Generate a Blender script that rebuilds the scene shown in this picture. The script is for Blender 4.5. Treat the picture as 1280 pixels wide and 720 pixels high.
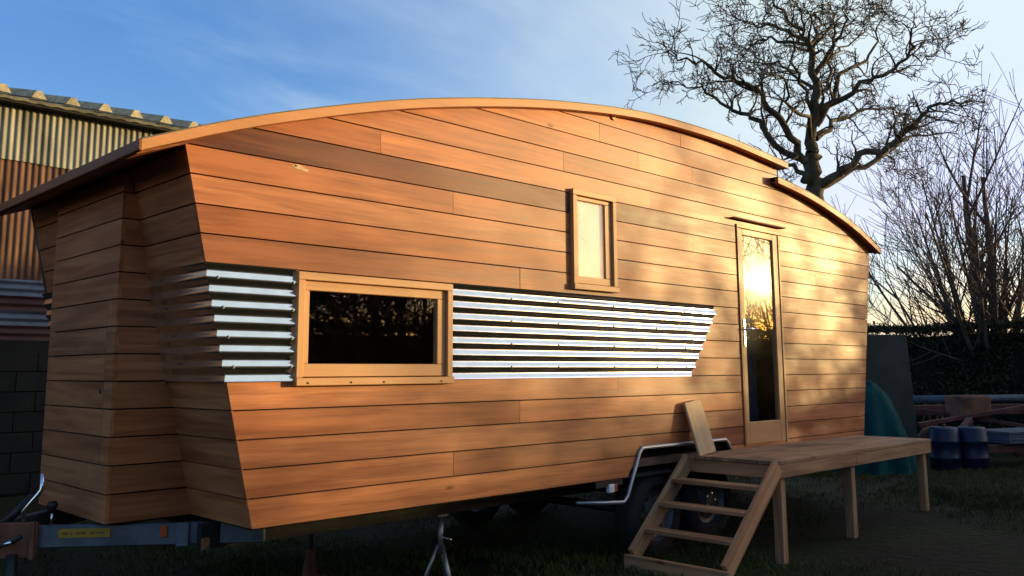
import bpy, math, random
from mathutils import Vector, Matrix, noise
random.seed(7)
for o in list(bpy.data.objects): bpy.data.objects.remove(o)
sc = bpy.context.scene
COL = sc.collection
R = math.radians

# ------------------------------------------------------------------ camera
F_PX, YAW, PIT, ROL = 1108.3, 0.776665, 0.1404165, -0.004898
CAM = Vector((0, -4.1463, 1.3159)); PPY = 307.78
_fw = Vector((math.sin(YAW)*math.cos(PIT), math.cos(YAW)*math.cos(PIT), math.sin(PIT)))
_r0 = Vector((math.cos(YAW), -math.sin(YAW), 0)); _u0 = _r0.cross(_fw)
_r = math.cos(ROL)*_r0 + math.sin(ROL)*_u0
_u = -math.sin(ROL)*_r0 + math.cos(ROL)*_u0
def at(px, py, depth):
    return CAM + depth*((px-640)/F_PX*_r - (py-PPY)/F_PX*_u + _fw)
cd = bpy.data.cameras.new('camera'); co = bpy.data.objects.new('camera', cd); COL.objects.link(co)
cd.sensor_width = 36; cd.lens = F_PX/1280*36; cd.shift_y = -(360-PPY)/1280
cd.clip_start = .05; cd.clip_end = 3000
co.matrix_world = Matrix(((_r.x,_u.x,-_fw.x,CAM.x),(_r.y,_u.y,-_fw.y,CAM.y),(_r.z,_u.z,-_fw.z,CAM.z),(0,0,0,1)))
sc.camera = co

# ------------------------------------------------------------------ sky, sun, exposure
SUN = Vector((.86066, -.50013, .0955)).normalized()
SUN_EL = math.asin(SUN.z); SUN_AZ = math.atan2(SUN.x, SUN.y)     # clockwise from +Y
w = bpy.data.worlds.new('World'); sc.world = w; w.use_nodes = True
nt = w.node_tree; nt.nodes.clear()
def N(t, k, **kw):
    n = t.nodes.new(k)
    for a, b in kw.items(): setattr(n, a, b)
    return n
sky = N(nt, 'ShaderNodeTexSky', sky_type='NISHITA'); sky.sun_disc = False
sky.sun_elevation = SUN_EL; sky.sun_rotation = SUN_AZ
sky.altitude = 50; sky.air_density = 1.0; sky.dust_density = 1.3; sky.ozone_density = 2.2
tc = N(nt, 'ShaderNodeTexCoord'); sep = N(nt, 'ShaderNodeSeparateXYZ')
nt.links.new(tc.outputs['Generated'], sep.inputs[0])
# thin cirrus: noise on the direction divided by height (a flat cloud layer)
zz = N(nt, 'ShaderNodeMath', operation='ADD'); zz.inputs[1].default_value = .22
nt.links.new(sep.outputs[2], zz.inputs[0])
dv = N(nt, 'ShaderNodeVectorMath', operation='DIVIDE'); cmb = N(nt, 'ShaderNodeCombineXYZ')
for i in range(3): nt.links.new(zz.outputs[0], cmb.inputs[i])
nt.links.new(tc.outputs['Generated'], dv.inputs[0]); nt.links.new(cmb.outputs[0], dv.inputs[1])
mp = N(nt, 'ShaderNodeMapping'); mp.inputs['Rotation'].default_value = (0, 0, R(-28)); mp.inputs['Scale'].default_value = (1.0, 2.3, .5); mp.inputs['Location'].default_value = (.55, .9, 0)
nt.links.new(dv.outputs[0], mp.inputs[0])
cn = N(nt, 'ShaderNodeTexNoise'); cn.inputs['Scale'].default_value = 1.5; cn.inputs['Detail'].default_value = 7; cn.inputs['Roughness'].default_value = .56; cn.inputs['Distortion'].default_value = .5
nt.links.new(mp.outputs[0], cn.inputs['Vector'])
cr = N(nt, 'ShaderNodeMapRange', interpolation_type='SMOOTHSTEP'); cr.inputs[1].default_value = .42; cr.inputs[2].default_value = .82; cr.inputs[3].default_value = 0; cr.inputs[4].default_value = .34
nt.links.new(cn.outputs[0], cr.inputs[0])
cl = N(nt, 'ShaderNodeMixRGB', blend_type='MULTIPLY'); cl.inputs[0].default_value = 1
cl.inputs[2].default_value = (2.7, 1.75, 1.25, 1)
hs = N(nt, 'ShaderNodeHueSaturation'); hs.inputs['Saturation'].default_value = 1.22; ti = N(nt, 'ShaderNodeMixRGB', blend_type='MULTIPLY'); ti.inputs[0].default_value = 1; ti.inputs[2].default_value = (1, .93, 1.12, 1); nt.links.new(sky.outputs[0], ti.inputs[1]); nt.links.new(ti.outputs[0], hs.inputs['Color'])
nt.links.new(hs.outputs[0], cl.inputs[1])
mx = N(nt, 'ShaderNodeMixRGB'); nt.links.new(cr.outputs[0], mx.inputs[0]); nt.links.new(hs.outputs[0], mx.inputs[1]); nt.links.new(cl.outputs[0], mx.inputs[2])
bg = N(nt, 'ShaderNodeBackground'); bg.inputs[1].default_value = .15
ow = N(nt, 'ShaderNodeOutputWorld')
# a thin high veil of cloud that thickens and whitens towards the sun
dt = N(nt, 'ShaderNodeVectorMath', operation='DOT_PRODUCT'); dt.inputs[1].default_value = tuple(SUN); nt.links.new(tc.outputs['Generated'], dt.inputs[0])
vn = N(nt, 'ShaderNodeMath', operation='MULTIPLY_ADD'); vn.inputs[1].default_value = .4; vn.inputs[2].default_value = -.18; nt.links.new(cn.outputs[0], vn.inputs[0])
va = N(nt, 'ShaderNodeMath', operation='ADD'); nt.links.new(dt.outputs['Value'], va.inputs[0]); nt.links.new(vn.outputs[0], va.inputs[1])
vr = N(nt, 'ShaderNodeMapRange', interpolation_type='SMOOTHSTEP'); vr.inputs[1].default_value = -.04; vr.inputs[2].default_value = .66; vr.inputs[3].default_value = 0; vr.inputs[4].default_value = .95
nt.links.new(va.outputs[0], vr.inputs[0])
ve = N(nt, 'ShaderNodeMapRange'); ve.inputs[1].default_value = 0; ve.inputs[2].default_value = .30; nt.links.new(sep.outputs[2], ve.inputs[0])
vc = N(nt, 'ShaderNodeMixRGB'); vc.inputs[1].default_value = (2.45, 2.38, 1.60, 1); vc.inputs[2].default_value = (2.08, 2.42, 2.42, 1); nt.links.new(ve.outputs[0], vc.inputs[0])
vm = N(nt, 'ShaderNodeMixRGB', blend_type='LIGHTEN'); nt.links.new(vr.outputs[0], vm.inputs[0]); nt.links.new(mx.outputs[0], vm.inputs[1]); nt.links.new(vc.outputs[0], vm.inputs[2])
nt.links.new(vm.outputs[0], bg.inputs[0]); nt.links.new(bg.outputs[0], ow.inputs[0])
sl = bpy.data.lights.new('sun', 'SUN'); so = bpy.data.objects.new('sun', sl); COL.objects.link(so)
sl.energy = 2.85; sl.angle = R(.55); sl.color = (1, .73, .31)
so.rotation_euler = SUN.to_track_quat('Z', 'Y').to_euler(); so.location = (30, -18, 12)
vs = sc.view_settings; vs.view_transform = 'Standard'; vs.look = 'None'; vs.gamma = 1; vs.exposure = 1.35; vs.use_curve_mapping = False

# ------------------------------------------------------------------ materials
def mat(name, col, rough=.7, metal=0, spec=.4, var=.25, vscale=6, bump=.15, bscale=40, stretch=(1,1,1), col2=None, contrast=(.35,.65), objcol=False, detail=6):
    m = bpy.data.materials.new(name); m.use_nodes = True; t = m.node_tree
    b = t.nodes['Principled BSDF']
    b.inputs['Roughness'].default_value = rough; b.inputs['Metallic'].default_value = metal
    b.inputs['Specular IOR Level'].default_value = spec
    c = N(t, 'ShaderNodeTexCoord'); oi = N(t, 'ShaderNodeObjectInfo')
    rv = N(t, 'ShaderNodeVectorMath', operation='SCALE'); rv.inputs[0].default_value = (17, 31, 53)
    t.links.new(oi.outputs['Random'], rv.inputs['Scale'])
    ad = N(t, 'ShaderNodeVectorMath', operation='ADD'); t.links.new(c.outputs['Object'], ad.inputs[0]); t.links.new(rv.outputs[0], ad.inputs[1])
    mp = N(t, 'ShaderNodeMapping'); mp.inputs['Scale'].default_value = stretch; t.links.new(ad.outputs[0], mp.inputs[0])
    n1 = N(t, 'ShaderNodeTexNoise'); n1.inputs['Scale'].default_value = vscale; n1.inputs['Detail'].default_value = detail; n1.inputs['Roughness'].default_value = .6
    t.links.new(mp.outputs[0], n1.inputs['Vector'])
    rp = N(t, 'ShaderNodeMapRange'); rp.inputs[1].default_value = contrast[0]; rp.inputs[2].default_value = contrast[1]
    t.links.new(n1.outputs[0], rp.inputs[0])
    mix = N(t, 'ShaderNodeMixRGB'); t.links.new(rp.outputs[0], mix.inputs[0])
    a = tuple(v*(1-var) for v in col); d = col2 or tuple(min(1, v*(1+var)) for v in col)
    mix.inputs[1].default_value = (*a, 1); mix.inputs[2].default_value = (*d, 1)
    out = mix.outputs[0]
    if objcol:
        mu = N(t, 'ShaderNodeMixRGB', blend_type='MULTIPLY'); mu.inputs[0].default_value = 1
        t.links.new(out, mu.inputs[1]); t.links.new(oi.outputs['Color'], mu.inputs[2]); out = mu.outputs[0]
    t.links.new(out, b.inputs['Base Color'])
    if bump:
        n2 = N(t, 'ShaderNodeTexNoise'); n2.inputs['Scale'].default_value = bscale; n2.inputs['Detail'].default_value = 5
        t.links.new(mp.outputs[0], n2.inputs['Vector'])
        bp = N(t, 'ShaderNodeBump'); bp.inputs['Strength'].default_value = bump; bp.inputs['Distance'].default_value = .01
        t.links.new(n2.outputs[0], bp.inputs['Height']); t.links.new(bp.outputs[0], b.inputs['Normal'])
    m['out'] = 1
    return m

def wood(name, c1, c2, rough=.5, knots=True, spec=.4, streak=1.0, stains=False):
    """timber with the grain along local X; the object's colour sets the tone of each board"""
    m = bpy.data.materials.new(name); m.use_nodes = True; t = m.node_tree; L = t.links.new
    b = t.nodes['Principled BSDF']; b.inputs['Specular IOR Level'].default_value = spec
    c = N(t, 'ShaderNodeTexCoord'); oi = N(t, 'ShaderNodeObjectInfo')
    rv = N(t, 'ShaderNodeVectorMath', operation='SCALE'); rv.inputs[0].default_value = (37, 71, 53); L(oi.outputs['Random'], rv.inputs['Scale'])
    ad = N(t, 'ShaderNodeVectorMath', operation='ADD'); L(c.outputs['Object'], ad.inputs[0]); L(rv.outputs[0], ad.inputs[1])
    # knots bend the grain
    kmp = N(t, 'ShaderNodeMapping'); kmp.inputs['Scale'].default_value = (1.6, 4.6, 4.6); L(ad.outputs[0], kmp.inputs[0])
    vo = N(t, 'ShaderNodeTexVoronoi'); vo.inputs['Scale'].default_value = 1.0; L(kmp.outputs[0], vo.inputs['Vector'])
    mp = N(t, 'ShaderNodeMapping'); mp.inputs['Scale'].default_value = (.55, 9, 9); L(ad.outputs[0], mp.inputs[0])
    g = N(t, 'ShaderNodeTexNoise'); g.inputs['Scale'].default_value = 2.2; g.inputs['Detail'].default_value = 6; g.inputs['Roughness'].default_value = .55; g.inputs['Distortion'].default_value = .6
    L(mp.outputs[0], g.inputs['Vector'])
    mp2 = N(t, 'ShaderNodeMapping'); mp2.inputs['Scale'].default_value = (1.1, 60, 60); L(ad.outputs[0], mp2.inputs[0])
    f = N(t, 'ShaderNodeTexNoise'); f.inputs['Scale'].default_value = 3; f.inputs['Detail'].default_value = 4; L(mp2.outputs[0], f.inputs['Vector'])
    bl = N(t, 'ShaderNodeTexNoise'); bl.inputs['Scale'].default_value = 1.3; bl.inputs['Detail'].default_value = 3; L(ad.outputs[0], bl.inputs['Vector'])
    s = N(t, 'ShaderNodeMath', operation='MULTIPLY_ADD'); s.inputs[1].default_value = .35; L(f.outputs[0], s.inputs[0]); L(g.outputs[0], s.inputs[2])
    s2 = N(t, 'ShaderNodeMath', operation='MULTIPLY_ADD'); s2.inputs[1].default_value = .5; L(bl.outputs[0], s2.inputs[0]); L(s.outputs[0], s2.inputs[2])
    mr = N(t, 'ShaderNodeMapRange'); mr.inputs[1].default_value = .92-.3/streak; mr.inputs[2].default_value = .92+.3/streak; L(s2.outputs[0], mr.inputs[0])
    mix = N(t, 'ShaderNodeMixRGB'); mix.inputs[1].default_value = (*c1, 1); mix.inputs[2].default_value = (*c2, 1); L(mr.outputs[0], mix.inputs[0])
    mu = N(t, 'ShaderNodeMixRGB', blend_type='MULTIPLY'); mu.inputs[0].default_value = 1; L(mix.outputs[0], mu.inputs[1]); L(oi.outputs['Color'], mu.inputs[2])
    out = mu.outputs[0]
    if knots:
        kr = N(t, 'ShaderNodeMapRange', interpolation_type='SMOOTHSTEP'); kr.inputs[1].default_value = .035; kr.inputs[2].default_value = .085; kr.inputs[3].default_value = .8; kr.inputs[4].default_value = 0
        L(vo.outputs['Distance'], kr.inputs[0])
        vc = N(t, 'ShaderNodeSeparateColor'); L(vo.outputs['Color'], vc.inputs[0])
        gt = N(t, 'ShaderNodeMath', operation='GREATER_THAN'); gt.inputs[1].default_value = .78; L(vc.outputs[0], gt.inputs[0])
        km = N(t, 'ShaderNodeMath', operation='MULTIPLY'); L(kr.outputs[0], km.inputs[0]); L(gt.outputs[0], km.inputs[1])
        kx = N(t, 'ShaderNodeMixRGB'); kx.inputs[2].default_value = (c1[0]*.35, c1[1]*.3, c1[2]*.3, 1); L(km.outputs[0], kx.inputs[0]); L(out, kx.inputs[1]); out = kx.outputs[0]
    if stains:
        sn = N(t, 'ShaderNodeTexNoise'); sn.inputs['Scale'].default_value = 1.6; sn.inputs['Detail'].default_value = 6; sn.inputs['Roughness'].default_value = .65
        ge = N(t, 'ShaderNodeNewGeometry'); L(ge.outputs['Position'], sn.inputs['Vector'])
        sm = N(t, 'ShaderNodeMapRange', interpolation_type='SMOOTHSTEP'); sm.inputs[1].default_value = .48; sm.inputs[2].default_value = .66; sm.inputs[3].default_value = 0; sm.inputs[4].default_value = .72; L(sn.outputs[0], sm.inputs[0])
        sx = N(t, 'ShaderNodeMixRGB'); sx.inputs[2].default_value = (.055, .045, .022, 1); L(sm.outputs[0], sx.inputs[0]); L(out, sx.inputs[1]); out = sx.outputs[0]
    L(out, b.inputs['Base Color'])
    rr = N(t, 'ShaderNodeMapRange'); rr.inputs[3].default_value = rough-.1; rr.inputs[4].default_value = rough+.14; L(g.outputs[0], rr.inputs[0]); L(rr.outputs[0], b.inputs['Roughness'])
    bp = N(t, 'ShaderNodeBump'); bp.inputs['Strength'].default_value = .22; bp.inputs['Distance'].default_value = .004; L(s.outputs[0], bp.inputs['Height']); L(bp.outputs[0], b.inputs['Normal'])
    return m

CEDAR = wood('cedar', (.28, .082, .026), (.51, .178, .060), rough=.47, spec=.34, streak=1.8)
FRAMEW = wood('frame_timber', (.46, .22, .085), (.60, .31, .13), rough=.5, knots=False)
DECKW = wood('deck_timber', (.22, .105, .048), (.46, .255, .125), rough=.7, streak=1.8)
DECKTOP = wood('deck_boards', (.20, .105, .052), (.40, .225, .115), rough=.66, streak=1.8, stains=True)
PALEW = wood('pale_plank', (.46, .31, .17), (.62, .43, .25), rough=.65, knots=False)
M_BACK = mat('breather_membrane', (.012, .010, .009), rough=.9, bump=0)
M_INT = mat('interior_ply', (.10, .07, .045), rough=.7)
M_GALV = mat('galvanised_sheet', (.76, .76, .76), rough=.16, metal=1, var=.07, vscale=9, bump=.03, bscale=8)
M_STEEL = mat('galvanised_steel', (.12, .135, .16), rough=.5, metal=.75, var=.25, vscale=7)
M_TRIM = mat('alloy_trim', (.42, .43, .45), rough=.45, metal=.9, var=.1)
M_CHROME = mat('bright_steel', (.8, .8, .82), rough=.16, metal=1, var=.05, bump=0)
M_BLACK = mat('black_plastic', (.012, .012, .013), rough=.5)
M_TYRE = mat('tyre_rubber', (.022, .021, .02), rough=.85, bump=.3)
M_RUBBER = mat('roof_membrane', (.10, .11, .10), rough=.6)
M_RUST = mat('rusty_iron', (.16, .06, .032), rough=.85, var=.4, vscale=4, bump=.4, col2=(.24, .10, .05))
M_REDP = mat('red_paint', (.10, .028, .022), rough=.6, var=.45, vscale=5, bump=.25)
M_BLUEP = mat('blue_plastic', (.007, .011, .034), rough=.45, var=.2)
M_TEAL = mat('teal_tarpaulin', (.004, .060, .058), rough=.8, spec=.15, var=.3, vscale=3, bump=.3, bscale=14)
M_YEL = mat('yellow_sticker', (.36, .21, .015), rough=.5, var=.1)
M_ORANGE = mat('orange_reflector', (.40, .07, .015), rough=.3, var=.1)
M_LENSW = mat('white_lens', (.75, .75, .75), rough=.2, var=.05, bump=0)
M_BLIND = mat('cream_blind', (.80, .74, .60), rough=.85, var=.03, bump=.05, bscale=200)
M_CURT = mat('dark_curtain', (.05, .055, .075), rough=.9)
M_BARK = mat('oak_bark', (.075, .052, .034), rough=.9, var=.45, vscale=5, bump=.6, bscale=18, stretch=(1,1,.3), col2=(.13, .10, .055))
M_BARK2 = mat('hazel_bark', (.10, .07, .05), rough=.9, var=.35, vscale=4, bump=.3)
M_LEAF = mat('hedge_leaf', (.030, .036, .013), rough=.8, var=.6, vscale=1.3, bump=0, col2=(.075, .055, .024), spec=.2)
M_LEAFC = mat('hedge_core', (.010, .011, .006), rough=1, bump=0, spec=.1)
M_GRASS = mat('grass_blade', (.045, .080, .012), rough=.75, var=.5, vscale=.8, bump=0, col2=(.095, .10, .025), spec=.2)
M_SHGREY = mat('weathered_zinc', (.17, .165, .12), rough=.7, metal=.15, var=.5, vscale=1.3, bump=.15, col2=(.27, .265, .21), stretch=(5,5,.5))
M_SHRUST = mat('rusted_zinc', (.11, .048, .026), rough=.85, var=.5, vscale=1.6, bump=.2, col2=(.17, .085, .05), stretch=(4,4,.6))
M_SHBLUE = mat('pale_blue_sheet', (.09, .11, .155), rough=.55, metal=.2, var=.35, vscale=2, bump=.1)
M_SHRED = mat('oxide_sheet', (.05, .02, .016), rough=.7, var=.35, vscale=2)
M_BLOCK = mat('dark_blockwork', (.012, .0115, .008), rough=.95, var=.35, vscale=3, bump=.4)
M_FIBRE = mat('fibre_cement', (.10, .105, .075), rough=.95, var=.5, vscale=3, bump=.4, col2=(.20, .18, .11))
M_RIB = mat('ridge_cap', (.38, .33, .20), rough=.9, var=.35, vscale=8)
M_PANEL = mat('grey_green_panel', (.034, .036, .025), rough=.8, var=.35, vscale=2)
M_GREYS = mat('grey_sheet', (.075, .085, .11), rough=.6, var=.3, vscale=2)

def ground_mat():
    m = bpy.data.materials.new('yard_ground'); m.use_nodes = True; t = m.node_tree; L = t.links.new
    b = t.nodes['Principled BSDF']; b.inputs['Roughness'].default_value = .95; b.inputs['Specular IOR Level'].default_value = .15
    c = N(t, 'ShaderNodeTexCoord')
    n1 = N(t, 'ShaderNodeTexNoise'); n1.inputs['Scale'].default_value = .55; n1.inputs['Detail'].default_value = 8; n1.inputs['Roughness'].default_value = .65; L(c.outputs['Object'], n1.inputs['Vector'])
    n2 = N(t, 'ShaderNodeTexNoise'); n2.inputs['Scale'].default_value = 14; n2.inputs['Detail'].default_value = 6; L(c.outputs['Object'], n2.inputs['Vector'])
    r = N(t, 'ShaderNodeMapRange'); r.inputs[1].default_value = .42; r.inputs[2].default_value = .62; L(n1.outputs[0], r.inputs[0])
    x = N(t, 'ShaderNodeMixRGB'); x.inputs[1].default_value = (.030, .020, .010, 1); x.inputs[2].default_value = (.030, .036, .009, 1); L(r.outputs[0], x.inputs[0])
    x2 = N(t, 'ShaderNodeMixRGB', blend_type='MULTIPLY'); x2.inputs[0].default_value = .8; L(x.outputs[0], x2.inputs[1]); L(n2.outputs[0], x2.inputs[2])
    L(x2.outputs[0], b.inputs['Base Color'])
    bp = N(t, 'ShaderNodeBump'); bp.inputs['Strength'].default_value = .7; bp.inputs['Distance'].default_value = .04; L(n2.outputs[0], bp.inputs['Height']); L(bp.outputs[0], b.inputs['Normal'])
    return m
M_GROUND = ground_mat()

def glass_mat():
    m = bpy.data.materials.new('window_glass'); m.use_nodes = True; t = m.node_tree; t.nodes.clear(); L = t.links.new
    fr = N(t, 'ShaderNodeFresnel'); gm_ = N(t, 'ShaderNodeNewGeometry'); io = N(t, 'ShaderNodeMapRange'); io.inputs[3].default_value = 1.52; io.inputs[4].default_value = 1/1.52
    L(gm_.outputs['Backfacing'], io.inputs[0]); L(io.outputs[0], fr.inputs[0])
    dbl = N(t, 'ShaderNodeMath', operation='MULTIPLY'); dbl.inputs[1].default_value = 1.0; dbl.use_clamp = True; L(fr.outputs[0], dbl.inputs[0])
    tr = N(t, 'ShaderNodeBsdfTransparent'); tr.inputs[0].default_value = (.985, .99, .988, 1)
    g1 = N(t, 'ShaderNodeBsdfGlossy'); g1.inputs['Roughness'].default_value = .012
    g2 = N(t, 'ShaderNodeBsdfGlossy'); g2.inputs['Roughness'].default_value = .16      # rough lobe adding a glow round the mirrored sun, like dusty glass
    gm = N(t, 'ShaderNodeMixShader'); gm.inputs[0].default_value = .025; L(g1.outputs[0], gm.inputs[1]); L(g2.outputs[0], gm.inputs[2])
    mx = N(t, 'ShaderNodeMixShader'); L(dbl.outputs[0], mx.inputs[0]); L(tr.outputs[0], mx.inputs[1]); L(gm.outputs[0], mx.inputs[2])
    o = N(t, 'ShaderNodeOutputMaterial'); L(mx.outputs[0], o.inputs[0])
    return m
M_GLASS = glass_mat()

# ------------------------------------------------------------------ object helpers
WM = {}
I4 = Matrix.Identity(4)
def T(x, y, z): return Matrix.Translation((x, y, z))
def link(name, data, parent=None, M=I4):
    o = bpy.data.objects.new(name, data); COL.objects.link(o)
    WM[o] = M.copy()
    if parent: o.parent = parent; o.matrix_basis = WM[parent].inverted() @ M
    else: o.matrix_basis = M
    return o
def tag(o, label=None, cat=None, group=None, kind=None):
    if label: o['label'] = label
    if cat: o['category'] = cat
    if group: o['group'] = group
    if kind: o['kind'] = kind
    return o
def thing(name, label, cat, loc=(0,0,0), group=None, rz=0):
    return tag(link(name, None, None, T(*loc) @ Matrix.Rotation(rz, 4, 'Z')), label, cat, group)
def mesh(name, v, f, m, smooth=False):
    me = bpy.data.meshes.new(name); me.from_pydata([tuple(q) for q in v], [], f)
    if m: me.materials.append(m)
    if smooth: me.polygons.foreach_set('use_smooth', [True]*len(me.polygons))
    me.update(); return me
class MB:
    def __init__(s): s.v = []; s.f = []
    def add(s, v, f, M=None):
        k = len(s.v); s.v += [tuple(M @ Vector(q)) if M else tuple(q) for q in v]; s.f += [tuple(i+k for i in q) for q in f]; return s
    def box(s, a, b, M=None, ch=0.0):
        (x0,y0,z0),(x1,y1,z1) = a, b
        if ch <= 0:
            return s.add([(x0,y0,z0),(x1,y0,z0),(x1,y1,z0),(x0,y1,z0),(x0,y0,z1),(x1,y0,z1),(x1,y1,z1),(x0,y1,z1)],
              [(0,3,2,1),(4,5,6,7),(0,1,5,4),(1,2,6,5),(2,3,7,6),(3,0,4,7)], M)
        c = min(ch, (x1-x0)*.4, (y1-y0)*.4, (z1-z0)*.4)
        # chamfer the long edges (section in y,z) and draw in the ends
        sec = [(y0+c,z0),(y1-c,z0),(y1,z0+c),(y1,z1-c),(y1-c,z1),(y0+c,z1),(y0,z1-c),(y0,z0+c)]
        cy, cz = (y0+y1)/2, (z0+z1)/2
        v = []
        for x, k in ((x0, c), (x0+c, 0), (x1-c, 0), (x1, c)):
            for (y, z) in sec:
                v.append((x, y - k*(1 if y > cy else -1)*.6, z - k*(1 if z > cz else -1)*.6))
        f = [tuple(range(7,-1,-1)), tuple(range(24,32))]
        for a_ in range(3):
            for i in range(8):
                j = (i+1) % 8; f.append((a_*8+i, a_*8+j, a_*8+8+j, a_*8+8+i))
        f = [tuple(reversed(q)) for q in f]
        f = [tuple(reversed(q)) for q in f]
        return s.add(v, f, M)
    def tube(s, pts, rad, n=10, M=None, caps=True):
        pts = [Vector(q) for q in pts]
        if not isinstance(rad, (list, tuple)): rad = [rad]*len(pts)
        v = []; f = []
        up = Vector((0,0,1))
        d0 = (pts[1]-pts[0]).normalized()
        if abs(d0.z) > .9: up = Vector((1,0,0))
        for i, q in enumerate(pts):
            d = (pts[min(i+1,len(pts)-1)]-pts[max(i-1,0)]).normalized()
            a = d.cross(up)
            if a.length < 1e-4: a = d.orthogonal()
            a.normalize(); b = d.cross(a)
            for k in range(n):
                an = 2*math.pi*k/n; v.append(q+rad[i]*(math.cos(an)*a+math.sin(an)*b))
        for i in range(len(pts)-1):
            for k in range(n):
                j = (k+1) % n; f.append((i*n+k, i*n+j, (i+1)*n+j, (i+1)*n+k))
        if caps: f.append(tuple(range(n-1,-1,-1))); f.append(tuple(range((len(pts)-1)*n, len(pts)*n)))
        return s.add(v, f, M)
    def lathe(s, prof, n=32, M=None, close=False):
        # prof: (r, h) revolved about local Y
        v = []; f = []
        for k in range(n):
            an = 2*math.pi*k/n
            for r_, h in prof: v.append((r_*math.cos(an), h, r_*math.sin(an)))
        m = len(prof)
        for k in range(n):
            j = (k+1) % n
            for i in range(m-1): f.append((k*m+i, k*m+i+1, j*m+i+1, j*m+i))
            if close: f.append((k*m+m-1, k*m, j*m, j*m+m-1))
        return s.add(v, f, M)
    def prism(s, poly, y0, y1, M=None):
        n = len(poly)
        v = [(x, y0, z) for x, z in poly]+[(x, y1, z) for x, z in poly]
        f = [tuple(range(n)), tuple(range(2*n-1, n-1, -1))]
        for i in range(n):
            j = (i+1) % n; f.append((j, i, n+i, n+j))
        return s.add(v, f, M)
    def build(s, name, m, parent=None, M=I4, smooth=False, color=None):
        o = link(name, mesh(name, s.v, s.f, m, smooth), parent, M)
        if color: o.color = color
        return o
def beam(name, p0, p1, wd, ht, m, parent, up=(0,0,1), color=None, ch=.004):
    """squared timber from p0 to p1; wd across, ht along 'up'; grain along local X"""
    p0, p1 = Vector(p0), Vector(p1); d = p1-p0; Ln = d.length; x = d.normalized(); u = Vector(up)
    y = u.cross(x).normalized(); z = x.cross(y)
    M = Matrix(((x.x,y.x,z.x,p0.x),(x.y,y.y,z.y,p0.y),(x.z,y.z,z.z,p0.z),(0,0,0,1)))
    return MB().box((0,-wd/2,-ht/2),(Ln,wd/2,ht/2), None, ch).build(name, m, parent, M, color=color or tone())
def tone(a=.82, b=1.15, warm=.06):
    k = random.uniform(a, b); h = random.uniform(-warm, warm)
    return (k*(1+h*.5), k, k*(1-h), 1)
# polygon tools in the (x, z) plane
def clip(poly, a, b, c):
    """keep a*x + b*z <= c"""
    out = []
    for i in range(len(poly)):
        p, q = poly[i], poly[(i+1) % len(poly)]
        dp = a*p[0]+b*p[1]-c; dq = a*q[0]+b*q[1]-c
        if dp <= 0: out.append(p)
        if dp*dq < 0:
            t = dp/(dp-dq); out.append((p[0]+t*(q[0]-p[0]), p[1]+t*(q[1]-p[1])))
    return out
def area(p): return abs(sum(p[i][0]*p[(i+1)%len(p)][1]-p[(i+1)%len(p)][0]*p[i][1] for i in range(len(p))))/2 if len(p) > 2 else 0
def edges(hole):  # ccw hole -> outward half planes
    for i in range(len(hole)):
        p, q = hole[i], hole[(i+1) % len(hole)]
        a, b = (q[1]-p[1]), -(q[0]-p[0]); yield a, b, a*p[0]+b*p[1]
def subtract(polys, hole):
    out = []
    for po in polys:
        cur = po
        for a, b, c in edges(hole):
            o = clip(cur, -a, -b, -c)
            if area(o) > 1e-5: out.append(o)
            cur = clip(cur, a, b, c)
            if area(cur) < 1e-6: break
    return out
def rect(x0, x1, z0, z1): return [(x0,z0),(x1,z0),(x1,z1),(x0,z1)]

# ------------------------------------------------------------------ ground
def gz(x, y):
    z = -.09 + .033*(min(max(x, 5.8), 8.8)-5.8)
    z += .012*noise.noise(Vector((x*.9, y*.9, 0))) + .02*noise.noise(Vector((x*.25, y*.25, 3)))
    if x > 10: z -= min(.06, (x-10)*.03)
    return z
def make_ground():
    xs = [-2500,-800,-300,-120,-60,-30,-18] + [-12+i*.35 for i in range(120)] + [34,40,60,110,300,800,2500]
    ys = [-2500,-800,-300,-120,-60,-30] + [-20+i*.35 for i in range(100)] + [20,30,60,120,300,800,2500]
    v = [(x, y, gz(x, y)) for y in ys for x in xs]; n = len(xs)
    f = [(j*n+i, j*n+i+1, (j+1)*n+i+1, (j+1)*n+i) for j in range(len(ys)-1) for i in range(n-1)]
    o = link('ground', mesh('ground', v, f, M_GROUND, True)); tag(o, kind='structure'); return o
make_ground()
def make_grass():
    random.seed(3); v = []; f = []
    def tuft(x, y, n, h):
        for _ in range(n):
            bx, by = x+random.gauss(0, .05), y+random.gauss(0, .05); z = gz(bx, by)-.005
            a = random.uniform(0, 6.28); hh = h*random.uniform(.5, 1.2); wd = .004
            dx, dy = math.cos(a), math.sin(a); ln = random.uniform(.1, .8)*hh; a2 = a+1.57
            k = len(v)
            v.extend([(bx-wd*math.cos(a2), by-wd*math.sin(a2), z), (bx+wd*math.cos(a2), by+wd*math.sin(a2), z), (bx+dx*ln*.4, by+dy*ln*.4, z+hh*.7), (bx+dx*ln, by+dy*ln, z+hh)])
            f.append((k, k+1, k+2)); f.append((k+1, k+3, k+2))
    for _ in range(15000):
        x = random.uniform(3, 16); y = random.uniform(-3.2, 4.2)
        p = noise.noise(Vector((x*.5, y*.5, 7)))
        if random.random() < .42+1.5*p+.05*max(0, x-8): tuft(x, y, 8, .05+.03*max(0, p))
    for _ in range(900): tuft(random.uniform(.5, 4.5), random.uniform(1, 6), 8, .06)
    o = link('grass', mesh('grass', v, f, M_GRASS)); tag(o, 'short sparse grass growing over the dark yard ground', 'grass', kind='stuff')
make_grass()

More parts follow.
